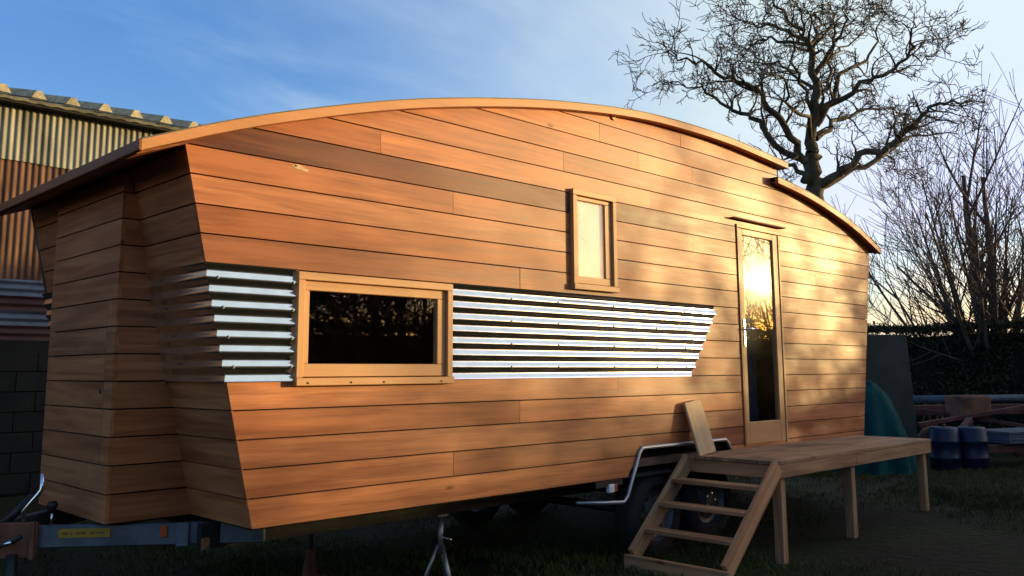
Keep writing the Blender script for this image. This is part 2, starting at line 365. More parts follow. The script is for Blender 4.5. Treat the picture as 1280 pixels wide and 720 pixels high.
# ------------------------------------------------------------------ the timber caravan
S = .145; Z0 = .55; GAP = .0075; TH = .02
RAKE = (1.83-2.26)/(2.43-.55)
def xf(z): return 2.26+(z-.55)*RAKE                      # raked front edge of the long wall
def xr(z): return 9.168+(z-.55)*(9.611-9.168)/(2.691-.55)  # raked rear edge
def spline(P, n):
    out = []
    for i in range(len(P)-1):
        p0 = P[max(i-1,0)]; p1 = P[i]; p2 = P[i+1]; p3 = P[min(i+2,len(P)-1)]
        for k in range(n):
            t = k/n
            out.append(tuple(.5*((2*p1[j])+(-p0[j]+p2[j])*t+(2*p0[j]-5*p1[j]+4*p2[j]-p3[j])*t*t+(-p0[j]+3*p1[j]-3*p2[j]+p3[j])*t**3) for j in (0,1)))
    out.append(tuple(P[-1])); return out
UP = spline([(1.585,2.402),(2.2,2.64),(3.1,2.915),(4.0,3.118),(4.75,3.243),(5.45,3.322),(6.1,3.348),(6.8,3.342),(7.70,3.287)], 5)   # top line, main roof
LO = spline([(7.50,3.118),(8.05,3.06),(8.58,2.968),(9.15,2.83),(9.70,2.642)], 5)                                                   # top line, lower rear roof
RT = .052                                                    # roof edge thickness
def halfplanes(line, drop):
    for (x0,z0),(x1,z1) in zip(line, line[1:]):
        a, b = -(z1-z0), (x1-x0); yield a, b, a*x0+b*(z0-drop)
XS = 7.63
def wall_clip(poly):
    """the part of a strip that lies on the long wall"""
    out = []
    for side in (0, 1):
        p = clip(poly, 1, 0, XS) if side == 0 else clip(poly, -1, 0, -XS)
        # raked ends
        p = clip(p, -1, RAKE, -(2.26-.55*RAKE)) if p else p
        m2 = (9.611-9.168)/(2.691-.55)
        p = clip(p, 1, -m2, 9.168-.55*m2) if p else p
        for a, b, c in halfplanes(UP if side == 0 else LO, RT*.6):
            if p: p = clip(p, a, b, c)
        if area(p) > 1e-5: out.append(p)
    return out
ARCH = [(5.23,.53),(6.74,.53),(6.58,.75),(5.395,.75)]
DOOR = rect(6.875, 7.585, .70, 2.585)
WIN2 = rect(4.675, 5.125, 1.93, 2.585)
WIN1 = rect(2.49, 3.51, 1.275, 1.83)

van = thing('timber_caravan', 'cedar clad caravan with curved roof standing on a trailer chassis', 'caravan', (5.7, 1.2, 0))
long_wall = None
def build_long_wall():
    global long_wall
    random.seed(11)
    polys = [clip(q, -1, RAKE, -(2.30-.55*RAKE)) for q in wall_clip(rect(0, 12, .56, 3.6))]
    polys = [q for q in polys if area(q) > 1e-5]
    for h in (DOOR, WIN2, WIN1, ARCH): polys = subtract(polys, h)
    mb = MB()
    for p in polys: mb.prism(p, .022, .07)
    long_wall = mb.build('long_wall', M_BACK, van)
    joints = {0:[], 1:[3.573], 2:[6.2], 3:[4.14], 4:[5.15], 9:[4.148], 10:[], 11:[8.3], 12:[3.56, 6.18], 13:[], 14:[3.0, 5.61], 15:[4.591], 16:[5.467, 6.189], 17:[5.0, 8.6], 18:[6.05]}
    # tone of each piece, left to right
    tones = {0:[1.06], 1:[.92,.74], 2:[.98,.9], 3:[.84,1.2], 4:[1.1,.92], 9:[.78,.93], 10:[.86,.9], 11:[1.02,1.0], 12:[.9,.86,.98], 13:[.52,.98], 14:[.8,1.12,1.0], 15:[.95,.84], 16:[1.0,1.3,1.0], 17:[1.15,1.02,1.0], 18:[1.2,1.06], 19:[1.0]}
    for k in range(0, 20):
        z0, z1 = Z0+k*S+GAP/2, Z0+(k+1)*S-GAP/2
        if k == 0: z0 = Z0
        if k == 15: pass
        xs = [0]+joints.get(k, [])+[12]
        if 5 <= k <= 8: xs = [5.97, 12]
        spans = []
        for a, b in zip(xs, xs[1:]):
            if a == 0: a = -1
            # the door cuts the course in two boards
            if z1 > .72 and z0 < 2.57 and a < 6.9 and b > 7.5: spans += [(a, 7.2), (7.2, b)]
            elif 10 <= k <= 13 and a < 4.7 and b > 5.1:
                spans += [(a, 4.9), (4.9, b)]
            else: spans.append((a, b))
        # second pass so that a span cut at the window is also cut at the door
        sp2 = []
        for a, b in spans:
            if z1 > .72 and z0 < 2.57 and a < 6.9 and b > 7.5: sp2 += [(a, 7.2), (7.2, b)]
            else: sp2.append((a, b))
        tl = list([1+(q-1)*1.35 for q in tones.get(k, [])])
        for i, (a, b) in enumerate(sp2):
            ps = wall_clip(rect(a+.0012, b-.0012, z0, z1))
            for h in (DOOR, WIN2, ARCH): ps = subtract(ps, h)
            if not ps: continue
            mb = MB(); x0 = min(q[0] for p in ps for q in p)
            dy = random.uniform(-.0012, .0012)
            for p in ps: mb.prism([(x-x0, z-z0) for x, z in p], dy, TH)
            kk = tl[i] if i < len(tl) else random.uniform(.76, 1.16)
            h = random.uniform(-.12, .12)
            mb.build('board', CEDAR, long_wall, T(x0, 0, z0), color=(kk*(1+h*.4), kk*min(1, kk)**.3, kk*(1-h)*min(1, kk)**.3, 1))
build_long_wall()

def shell():
    """far wall, rear wall, floor, inside: closes the body"""
    mb = MB()
    for p in wall_clip(rect(0, 12, .57, 3.6)): mb.prism(p, 2.36, 2.41)
    mb.build('far_wall', M_INT, van)
    MB().box((2.3, .075, .60), (9.14, 2.355, .66)).build('floor', M_INT, van)
    mb = MB(); a = (xr(.58)-.03, xr(2.60)-.03)
    mb.add([(a[0],.075,.58),(a[0],2.355,.58),(a[1],2.355,2.60),(a[1],.075,2.60),(a[0]+.028,.075,.58),(a[0]+.028,2.355,.58),(a[1]+.028,2.355,2.60),(a[1]+.028,.075,2.60)],
           [(0,3,2,1),(4,5,6,7),(0,1,5,4),(1,2,6,5),(2,3,7,6),(3,0,4,7)])
    mb.build('rear_wall', CEDAR, van)
shell()

def build_roof():
    def slab(line, drop, th, y0, y1, x0=None, x1=None):
        mb = MB(); v = []; f = []
        pts = line
        for (x, z) in pts:
            v += [(x, y0, z-drop), (x, y1, z-drop), (x, y1, z-drop-th), (x, y0, z-drop-th)]
        for i in range(len(pts)-1):
            for j in range(4):
                k = (j+1) % 4; f.append((i*4+j, (i+1)*4+j, (i+1)*4+k, i*4+k))
        f += [(0,1,2,3), tuple((len(pts)-1)*4+j for j in (3,2,1,0))]
        mb.add(v, f); return mb
    rf = slab(UP, .008, .035, -.052, 2.47).build('roof', M_BACK, van)
    slab(UP, 0, .006, -.086, 2.50).build('roof_membrane', M_RUBBER, rf)
    o = slab(UP, .0065, RT, -.083, -.0535).build('barge_board', FRAMEW, rf, color=(.92,.80,.70,1))
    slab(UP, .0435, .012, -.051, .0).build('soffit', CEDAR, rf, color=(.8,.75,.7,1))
    r2 = slab(LO, .008, .035, -.052, 2.47).build('rear_roof', M_BACK, van)
    slab(LO, 0, .006, -.088, 2.50).build('roof_membrane', M_RUBBER, r2)
    slab(LO, .0065, RT+.004, -.085, -.0535).build('barge_board', FRAMEW, r2, color=(.80,.66,.55,1))
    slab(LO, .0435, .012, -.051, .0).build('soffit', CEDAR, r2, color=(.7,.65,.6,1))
    # front eave board and its underside
    x, z = UP[0]
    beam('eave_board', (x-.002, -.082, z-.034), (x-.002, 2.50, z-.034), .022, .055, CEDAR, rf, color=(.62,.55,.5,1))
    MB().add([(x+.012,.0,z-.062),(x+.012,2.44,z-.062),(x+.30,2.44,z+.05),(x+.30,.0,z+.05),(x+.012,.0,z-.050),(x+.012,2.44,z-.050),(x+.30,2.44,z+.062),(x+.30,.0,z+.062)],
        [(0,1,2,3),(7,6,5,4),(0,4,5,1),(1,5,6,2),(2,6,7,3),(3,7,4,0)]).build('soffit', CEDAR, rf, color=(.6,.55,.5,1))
    # end of the upper roof at the step
    beam('end_board', (7.70, -.082, 3.287-.034), (7.70, 2.5, 3.287-.034), .022, .055, CEDAR, rf, color=(.7,.6,.5,1))
    # step wall between the two roofs
    MB().box((7.56, .03, 3.05), (7.60, 2.4, 3.25)).build('step_wall', CEDAR, van)
build_roof()

BX = 1.80; BY0, BY1 = .68, 1.73; W = 2.41
def build_front():
    random.seed(23)
    # raked main front: local x runs along +Y... boards facing -X, laid in the rake plane
    ex = Vector((0,-1,0)); ez = Vector((RAKE,0,1)).normalized(); ey = ez.cross(ex)   # ey points inwards (+X)
    if ey.x < 0: ey = -ey
    sl = 1/ez.z
    def frame(y, z, off=0):
        o = Vector((xf(z), y, z)) + off*ey
        return Matrix(((ex.x,ey.x,ez.x,o.x),(ex.y,ey.y,ez.y,o.y),(ex.z,ey.z,ez.z,o.z),(0,0,0,1)))
    Hh = (2.44-.56)*sl
    fw = MB().box((0, .022, .0), (2.30, .06, Hh)).build('front_wall', M_BACK, van, frame(2.37, .56))
    for k in range(0, 13):
        z0 = Z0+k*S+(GAP/2 if k else 0); z1 = min(Z0+(k+1)*S-GAP/2, 2.42)
        for (ya, yb) in ((.0212, BY0+.012), (BY1-.01, W-.004)):
            if 5 <= k <= 8: continue
            MB().box((0, 0, 0), (yb-ya, TH, (z1-z0)*sl)).build('board', CEDAR, fw, frame(yb, z0), color=tone(.82, 1.0))
    # nose bay, upright: front face and two cheeks
    bay = MB().box((BX+.024, BY0+.024, .57), (BX+.05, BY1-.024, 2.40)).build('nose_bay', M_BACK, van)
    for k in range(0, 13):
        z0 = Z0+k*S+(GAP/2 if k else 0); z1 = min(Z0+(k+1)*S-GAP/2, 2.40)
        Mf = Matrix(((0,1,0,BX),(-1,0,0,BY1),(0,0,1,z0),(0,0,0,1)))
        # the hatch: its edge is a fine upright joint between courses 2 and 7
        cuts = [(0, BY1-BY0)]
        if 2 <= k <= 7: cuts = [(0, BY1-.803-.002), (BY1-.803+.002, BY1-BY0)]
        for a, b in cuts:
            MB().box((a, 0, 0), (b, TH, z1-z0)).build('board', CEDAR, bay, Mf, color=tone(.85, 1.04))
        for (yy, sg) in ((BY0, 1), (BY1, -1)):
            xa = BX+.0205; xb = max(xf(z0), xf(z1))+.03
            if xf(z1)-xa < .02: xb = xa+.03
            m = Matrix(((1,0,0,xa),(0,sg,0,yy),(0,0,1,z0),(0,0,0,1)))
            mb = MB().box((0, 0, 0), (xb-xa, TH, z1-z0))
            if sg < 0: mb.f = [tuple(reversed(q)) for q in mb.f]
            mb.build('board', CEDAR, bay, m, color=tone(.72, .98))
    MB().lathe([(0,0),(.014,0),(.014,.006),(.0,.006)], 14).build('hatch_lock', M_CHROME, bay, Matrix(((0,1,0,BX-.006),(-1,0,0,.83),(0,0,1,1.22),(0,0,0,1))))
    # floor skirting beneath the nose
    MB().box((BX+.03, BY0+.03, .535), (2.30, BY1-.03, .549)).build('nose_floor', M_BACK, van)
build_front()

def corrugated(name, z0, z1, x0f, x1f, pitch, amp, parent, M, m, nx=2, per=10, phase=0):
    """sheet in local x,z; corrugations run along x; proud towards -y"""
    n = max(8, int(round((z1-z0)/pitch*per))); v = []; f = []
    for i in range(n+1):
        z = z0+(z1-z0)*i/n; y = -amp-amp*math.cos(2*math.pi*(z-z0)/pitch+phase)
        a, b = x0f(z), x1f(z)
        for j in range(nx+1): v.append((a+(b-a)*j/nx, y, z))
    k = nx+1
    for i in range(n):
        for j in range(nx): f.append((i*k+j, i*k+j+1, (i+1)*k+j+1, (i+1)*k+j))
    # rolled thickness at back
    return MB().add(v, f).build(name, m, parent, M, smooth=True)
def build_metal():
    z0, z1 = 1.272, 1.858; P = (z1-z0)/8; A = .0085
    s1 = corrugated('corrugated_sheet', z0, z1, lambda z: xf(z)-.003-A-A*math.cos(2*math.pi*(z-z0)/P), lambda z: 2.47, P, A, van, T(0,-.002,0), M_GALV)
    def right(z):
        if z > 1.80: return 6.43+(1.858-z)*.6
        return 6.07+(z-z0)*(6.465-6.07)/(1.80-z0)
    s2 = corrugated('corrugated_sheet', z0, z1, lambda z: 3.53, right, P, A, van, T(0,-.002,0), M_GALV, nx=8)
    # backing where the courses stop
    # wrap on the raked front
    ex = Vector((0,-1,0)); ez = Vector((RAKE,0,1)).normalized(); ey = Vector((1,0,-RAKE)).normalized(); sl = 1/ez.z
    for ya, yb in ((-.001, BY0+.0), (BY1, W+.004)):
        o = Vector((xf(z0), yb, z0)); M = Matrix(((ex.x,ey.x,ez.x,o.x-.002),(ex.y,ey.y,ez.y,o.y),(ex.z,ey.z,ez.z,o.z),(0,0,0,1)))
        corrugated('corrugated_sheet', 0, (z1-z0)*sl, lambda z: 0, (lambda z: yb-ya+A+A*math.cos(2*math.pi*z/(P*sl))) if ya < 0 else (lambda z: yb-ya), P*sl, A, van, M, M_GALV)
    def screw(par, x, z, y):
        mb = MB().lathe([(0,-.004),(.004,-.0035),(.0048,0),(.0085,.0005),(.009,.0025)], 10)
        o = mb.build('screw', M_STEEL, par, T(x, y-.002, z)); return o
    rows = [z0+P*i for i in (1, 3, 5, 7)]
    for z in rows:
        for x in (xf(z)+.04, 2.44): screw(s1, x, z, -2*A-.002)
        for x in (4.05, 4.50, 5.10, 5.62, 6.0):
            if x < right(z)-.02: screw(s2, x, z, -2*A-.002)
    screw(s2, 6.22, rows[3], -2*A-.002)
build_metal()

def window(name, x0, x1, z0, z1, gx0, gx1, gz0, gz1, sill=False, blind=False):
    """outer frame proud of the boards, a sash set back in it, a pane in the sash"""
    wn = MB(); B = .042
    y0, y1 = -.032, .06
    fr = None
    def bar(nm, a, b, c, d, ya, yb, par, tn, vert=False):
        if vert:
            M = Matrix(((0,0,1,a),(0,1,0,ya),(-1,0,0,d),(0,0,0,1)))
            return MB().box((0,0,0),(d-c, yb-ya, b-a), None, .003).build(nm, FRAMEW, par, M, color=tn)
        return MB().box((0,0,0),(b-a, yb-ya, d-c), None, .003).build(nm, FRAMEW, par, T(a, ya, c), color=tn)
    root = bar('window', x0, x1, z1-B, z1, y0, y1, van, tone(.95,1.05))       # head
    bar('frame', x0, x0+B, z0+B, z1-B-.001, y0, y1, root, tone(.95,1.08), True)
    bar('frame', x1-B, x1, z0+B, z1-B-.001, y0, y1, root, tone(.95,1.08), True)
    bar('sill', x0-.004, x1+.006, z0, z0+B-.001, y0-.010, y1, root, tone(.98,1.08))
    # sash
    sx0, sx1, sz0, sz1 = x0+B+.004, x1-B-.004, z0+B+.004, z1-B-.004
    ys, ye = -.012, .03
    lw = gx0-sx0; rw = sx1-gx1; bw = gz0-sz0; tw = sz1-gz1
    bar('sash', sx0, sx1, sz1-tw, sz1, ys, ye, root, tone(.9,1.02))
    bar('sash', sx0, sx1, sz0, gz0, ys, ye, root, tone(.9,1.02))
    bar('sash', sx0, gx0, gz0+.0005, gz1-.0005, ys, ye, root, tone(.9,1.02), True)
    bar('sash', gx1, sx1, gz0+.0005, gz1-.0005, ys, ye, root, tone(.9,1.02), True)
    MB().box((gx0, -.001, gz0), (gx1, .005, gz1)).build('pane', M_GLASS, root)
    if blind: MB().box((gx0-.005, .012, gz0-.005), (gx1+.005, .014, gz1+.005)).build('blind', M_BLIND, root)
    return root
w1 = window('window', 2.464, 3.537, 1.247, 1.848, 2.545, 3.43, 1.362, 1.752)
for x in (2.53, 2.80, 3.02, 3.44):
    MB().lathe([(0,-.003),(.006,-.002),(.006,.002)], 10).build('screw', M_BLACK, w1, T(x, -.0425, 1.262))
w2 = window('window', 4.655, 5.143, 1.888, 2.609, 4.728, 5.028, 1.985, 2.535, blind=True)

def build_door():
    x0, x1, z0, z1 = 6.855, 7.60, .675, 2.605
    def bar(nm, a, b, c, d, ya, yb, par, vert=False, tn=None):
        tn = tn or tone(.92, 1.06)
        if vert:
            M = Matrix(((0,0,1,a),(0,1,0,ya),(-1,0,0,d),(0,0,0,1)))
            return MB().box((0,0,0),(d-c, yb-ya, b-a), None, .003).build(nm, FRAMEW, par, M, color=tn)
        return MB().box((0,0,0),(b-a, yb-ya, d-c), None, .003).build(nm, FRAMEW, par, T(a, ya, c), color=tn)
    y0 = -.012
    d = bar('door', x0, x1, z1-.03, z1, y0, .06, van)
    bar('frame', x0, x0+.03, z0, z1-.031, y0, .06, d, True, (.6,.45,.35,1)); bar('frame', x1-.03, x1, z0, z1-.031, y0, .06, d, True)
    a0, a1, c0, c1 = x0+.034, x1-.034, z0+.01, z1-.034
    ya, yb = -.004, .045
    bar('stile', a0, a0+.062, c0, c1, ya, yb, d, True); bar('stile', a1-.085, a1, c0, c1, ya, yb, d, True)
    bar('rail', a0+.0625, a1-.0855, c1-.055, c1, ya, yb, d); bar('rail', a0+.0625, a1-.0855, c0, c0+.185, ya, yb, d)
    MB().box((a0+.062, .012, c0+.185), (a1-.085, .018, c1-.055)).build('pane', M_GLASS, d)
    h = MB().box((a0+.018, ya-.008, 1.52), (a0+.046, ya-.001, 1.76), None, .003)
    hd = h.build('handle_plate', M_CHROME, d)
    MB().tube([(a0+.032, ya-.008, 1.675), (a0+.032, ya-.05, 1.675), (a0+.045, ya-.055, 1.677), (a0+.15, ya-.055, 1.68)], .009, 10).build('handle', M_CHROME, hd, smooth=True)
    # drip bar above the door
    MB().box((6.765, -.05, 2.642), (7.66, .0, 2.654)).build('drip_bar', M_RUST, d)
    # a dark curtain hanging inside the door
    v = []; f = []
    for i in range(41):
        x = 6.9+i*.018; y = .30+.03*math.sin(i*1.3)
        v += [(x, y, .68), (x, y, 2.55)]
        if i: f.append((2*i-2, 2*i, 2*i+1, 2*i-1))
    MB().add(v, f).build('curtain', M_CURT, d, smooth=True)
build_door()
_r5 = random.Random(6)
for (cx_, cz_, a_) in ((2.462, 2.415, .028), (2.50, 2.405, .018), (2.435, 2.418, .012)):
    MB().prism([(a_*1.4*math.cos(q*.63)*_r5.uniform(.6,1.1), a_*.5*math.sin(q*.63)*_r5.uniform(.6,1.1)) for q in range(10)], -.0022, -.0014).build('filler_smear', PALEW, van, T(cx_, 0, cz_))
# fixing holes / small bracket marks high on the gable
for (x, z) in ((5.162, 3.235),):
    MB().lathe([(0,-.012),(.02,-.011),(.024,-.004),(.024,.001)], 14).build('vent_cap', FRAMEW, van, T(x, 0, z))

def build_chassis():
    ch = MB()
    for y in (.42, 1.95): ch.box((2.2, y, .40), (8.95, y+.05, .532))
    for x in (2.4, 3.3, 4.3, 5.0, 6.9, 7.8, 8.8): ch.box((x, .475, .43), (x+.05, 1.945, .53))
    chs = ch.build('chassis', M_BLACK, van)
    MB().box((2.28, .03, .536), (9.15, 2.38, .549)).build('floor_pan', M_BACK, chs)
    # arch trim following the board edge and dropping below the floor
    tr = MB().tube([(4.82,.13,.400),(5.02,.05,.385),(5.19,-.004,.378),(5.235,-.006,.42),(5.385,-.006,.72),(5.42,-.006,.748),(6.55,-.006,.748),(6.59,-.006,.72),(6.72,-.006,.50)], .015, 10)
    tr.build('arch_trim', M_TRIM, chs, smooth=True)
    # arch lining
    MB().box((5.3,.03,.752),(6.68,.40,.76)).build('wheel_arch', M_BLACK, chs)
    lm = MB().box((5.035,.0,.455),(5.10,.035,.515), None, .006).build('side_lamp', M_LENSW, chs)
    MB().box((5.101,.002,.458),(5.135,.034,.512), None, .005).build('red_lens', M_ORANGE, lm)
    MB().box((4.9,.01,.50),(5.2,.03,.545)).build('lamp_bracket', M_BLACK, chs)
    for cx in (5.73, 6.46):
        czz = gz(cx, .2)+.318
        M = T(cx, .10, czz)
        wh = MB().lathe([(.205,.0),(.215,-.012),(.24,-.016),(.295,-.008),(.318,.012),(.323,.05),(.323,.14),(.316,.175),(.29,.19),(.22,.19),(.205,.18)], 40, close=True).build('wheel', M_TYRE, van, M, smooth=True)
        rim = MB().lathe([(.206,.0),(.198,.006),(.19,.03),(.175,.045),(.09,.03),(.075,.008),(.045,.002),(.0,.002)], 40).build('rim', M_STEEL, wh, M, smooth=True)
        for i in range(5):
            a = i*2*math.pi/5
            MB().lathe([(0,-.014),(.010,-.012),(.012,.01)], 6).build('wheel_nut', M_CHROME, rim, M @ T(.06*math.cos(a), .006, .06*math.sin(a)))
        for i in range(10):   # ventilation slots around the rim
            a = i*2*math.pi/10
            MB().box((-.022,-.001,-.012),(.022,.004,.012)).build('rim_slot', M_BLACK, rim, M @ Matrix.Rotation(-a, 4, 'Y') @ T(0,.036,.132) )
        MB().tube([(cx,.30,czz),(cx,2.1,czz)], .035, 10).build('axle', M_BLACK, chs, smooth=True)
        M2 = T(cx, 2.12, czz)
        MB().lathe([(.205,.0),(.24,-.012),(.31,.0),(.323,.05),(.323,.14),(.30,.185),(.205,.18)], 32, close=True).build('wheel', M_TYRE, van, M2, smooth=True)
    # drawbar
    def flat(nm, p0, p1, wd, ht, m, par): return beam(nm, p0, p1, wd, ht, m, par, color=(1,1,1,1), ch=.006)
    db = flat('drawbar', (.1,1.2,.475), (1.42,1.2,.475), .09, .115, M_STEEL, van)
    flat('drawbar_arm', (1.36,1.19,.475), (2.5,.30,.475), .05, .112, M_STEEL, db)
    flat('drawbar_arm', (1.36,1.21,.475), (2.5,2.10,.475), .05, .112, M_STEEL, db)
    MB().box((-.15,1.15,.47),(.12,1.25,.58), None, .02).build('hitch_head', M_BLACK, db)
    # jockey wheel clamp on the near arm
    a = Vector((1.36,1.19,.475)); b = Vector((2.5,.30,.475)); dx = (b-a).normalized(); nr = Vector((-dx.y, dx.x, 0)); nr = nr if nr.y < 0 else -nr
    def P(s, off, z): q = a+dx*s+nr*off; return (q.x, q.y, z)
    Mx = Matrix(((dx.x,-nr.x,0,0),(dx.y,-nr.y,0,0),(0,0,1,0),(0,0,0,1)))
    def onarm(s, off, z): q = a+dx*s+nr*off; return T(q.x, q.y, z) @ Mx
    cp = MB().box((-.115,-.012,-.095),(.115,.010,.085), None, .006).build('clamp_plate', M_RUST, db, onarm(.19,.04,.47))
    for s in (-.105, .085): MB().box((0,-.03,-.10),(.022,-.0125,.09), None, .003).build('clamp_rib', M_RUST, cp, onarm(.19+s,.04,.47))
    MB().tube([P(.20,.075,.40), P(.20,.075,gz(1.5,1)+.10)], .026, 12).build('jockey_post', M_BLACK, db, smooth=True)
    MB().tube([P(.13,.10,.44), P(.21,.13,.47), P(.235,.13,.472)], .011, 8).build('clamp_lever', M_CHROME, cp, smooth=True)
    MB().tube([P(.22,.135,.472), P(.265,.14,.50)], .011, 8).build('lever_grip', M_BLACK, cp, smooth=True)
    wc = gz(1.5, .9)+.10
    jw = MB().lathe([(.03,-.03),(.085,-.03),(.10,-.015),(.10,.015),(.085,.03),(.03,.03)], 24, close=True).build('jockey_wheel', M_TYRE, db, T(*P(.20,.075,wc)), smooth=True)
    MB().tube([P(.23,.04,.56), P(.23,.05,.61), P(.30,.05,.70), P(.315,.05,.72), P(.315,.05,.80)], .012, 10).build('crank_lever', M_CHROME, db, smooth=True)
    MB().tube([P(.10,.01,.53), P(.18,.01,.60), P(.26,.01,.69)], [.022,.02,.02], 8).build('hand_brake', M_BLACK, db, smooth=True)
    MB().tube([P(.36,.02,.53), P(.36,.02,.60)], .006, 8).build('brake_rod', M_CHROME, db, smooth=True)
    MB().tube([P(.36,.02,.60), P(.36,.02,.635), P(.36,.02,.655)], [.012,.028,.02], 10).build('brake_knob', M_BLACK, db, smooth=True)
    MB().box((0,-.0035,-.02),(.26,-.0005,.025)).build('yellow_sticker', M_YEL, db, onarm(.40,.027,.49))
    for i, (sx, sw) in enumerate(((.02,.03),(.06,.012),(.09,.05),(.16,.02),(.19,.04))):   # dark print on the sticker
        MB().box((0,-.0045,-.006),(sw,-.0037,.006)).build('sticker_print', M_RUST, db, onarm(.40+sx,.027,.492))
    MB().box((-.018,-.012,-.03),(.018,-.0005,.03), None, .003).build('reflector', M_ORANGE, db, onarm(.93,.027,.49))
    MB().box((0,-.02,-.06),(.06,-.0005,.06), None, .003).build('mount_plate', M_STEEL, db, onarm(1.0,.027,.475))
build_chassis()

# supports under the caravan
def axle_stand(x, y, h, m, label, name='axle_stand'):
    g = gz(x, y); t = thing(name, label, 'axle stand', (x, y, g))
    for i in range(3):
        a = 2*math.pi*i/3+.5
        MB().tube([(x+.02*math.cos(a), y+.02*math.sin(a), g+h*.62), (x+.13*math.cos(a), y+.13*math.sin(a), g+.008)], [.012,.016], 8).build('leg', m, t, smooth=True)
    MB().tube([(x,y,g+h*.5),(x,y,g+h)], .019, 12).build('post', m, t, smooth=True)
    MB().box((x-.045,y-.03,g+h),(x+.045,y+.03,g+h+.018), None, .004).build('saddle', m, t)
    MB().tube([(x+.02,y,g+h*.72),(x+.09,y-.03,g+h*.66)], .006, 6).build('ratchet_handle', M_CHROME, t, smooth=True)
axle_stand(3.86, .46, .47, M_TRIM, 'bright silver tripod axle stand under the caravan floor')
t = thing('screw_jack', 'rusty red screw jack on a square foot plate under the caravan nose', 'jack', (3.38,1.25,gz(3.38,1.25)))
g = gz(3.38,1.25)
MB().box((3.22,1.12,g+.003),(3.54,1.38,g+.03), None, .005).build('foot_plate', M_RUST, t)
MB().lathe([(0,0),(.055,0),(.04,.12),(.03,.2),(0,.2)], 14).build('jack_body', M_RUST, t, T(3.38,1.25,g+.03) @ Matrix.Rotation(R(90),4,'X'))
MB().tube([(3.38,1.25,g+.22),(3.38,1.25,.40)], .016, 10).build('jack_screw', M_STEEL, t, smooth=True)

# ------------------------------------------------------------------ deck and steps
def build_deck():
    random.seed(5)
    x0, x1, y0, zt = 5.98, 8.87, -.79, .662
    d = thing('timber_deck', 'low timber deck on square legs under the glazed door', 'deck', ((x0+x1)/2, y0/2, gz(7.4,-.4)))
    n = 5; wd = (abs(y0)-.03)/n
    for i in range(n):
        ya = y0+i*wd
        beam('deck_board', (x0-.015, ya+wd/2, zt-.014), (x1+.015, ya+wd/2, zt-.014), wd-.004, .028, DECKTOP, d, color=tone(.9,1.1), ch=.003)
    for y in (y0+.02, -.055):
        for a, b in ((x0, 7.275), (7.279, x1)):
            beam('joist', (a, y, zt-.029-.05), (b, y, zt-.029-.05), .035, .098, DECKW, d, color=tone(.85,1.1))
    for x in (x0+.018, x1-.018): beam('joist', (x, y0+.04, zt-.08), (x, -.075, zt-.08), .035, .096, DECKW, d)
    for x in (6.125, 7.28, 8.80):
        for y in (y0+.055,):
            g = gz(x, y)-.01
            beam('leg', (x, y+.02, zt-.03), (x, y+.02, g), .07, .07, DECKW, d, up=(1,0,0), color=tone(.9,1.12))
    # the flight of steps
    s = thing('timber_steps', 'open timber steps leaning on the end of the deck', 'steps', (5.5, -.43, gz(5.4,-.4)))
    def stringer(y):
        top = Vector((5.965, y, .625)); bot = Vector((5.245, y, gz(5.2, y)+.10))
        beam('stringer', top, bot, .04, .125, DECKW, s, color=tone(.95,1.12))
    stringer(-.035); stringer(-.80)
    for (x, z) in ((5.76,.49),(5.59,.335),(5.42,.165)):
        beam('tread', (x, -.775, z), (x, -.06, z), .13, .03, DECKW, s, color=tone(.8,1.05))
    beam('tread', (5.20, -.85, gz(5.2,-.4)+.06), (5.20, .0, gz(5.2,-.4)+.06), .045, .11, DECKW, s, color=tone(.85,1))
build_deck()
p = beam('pale_plank', (6.09, -.13, .664+.004), (6.045, -.03, 1.075), .235, .022, PALEW, None, up=(0,-1,.2), color=(1,.97,.9,1))
tag(p, 'short pale plank leaning upright against the cladding beside the door', 'plank')

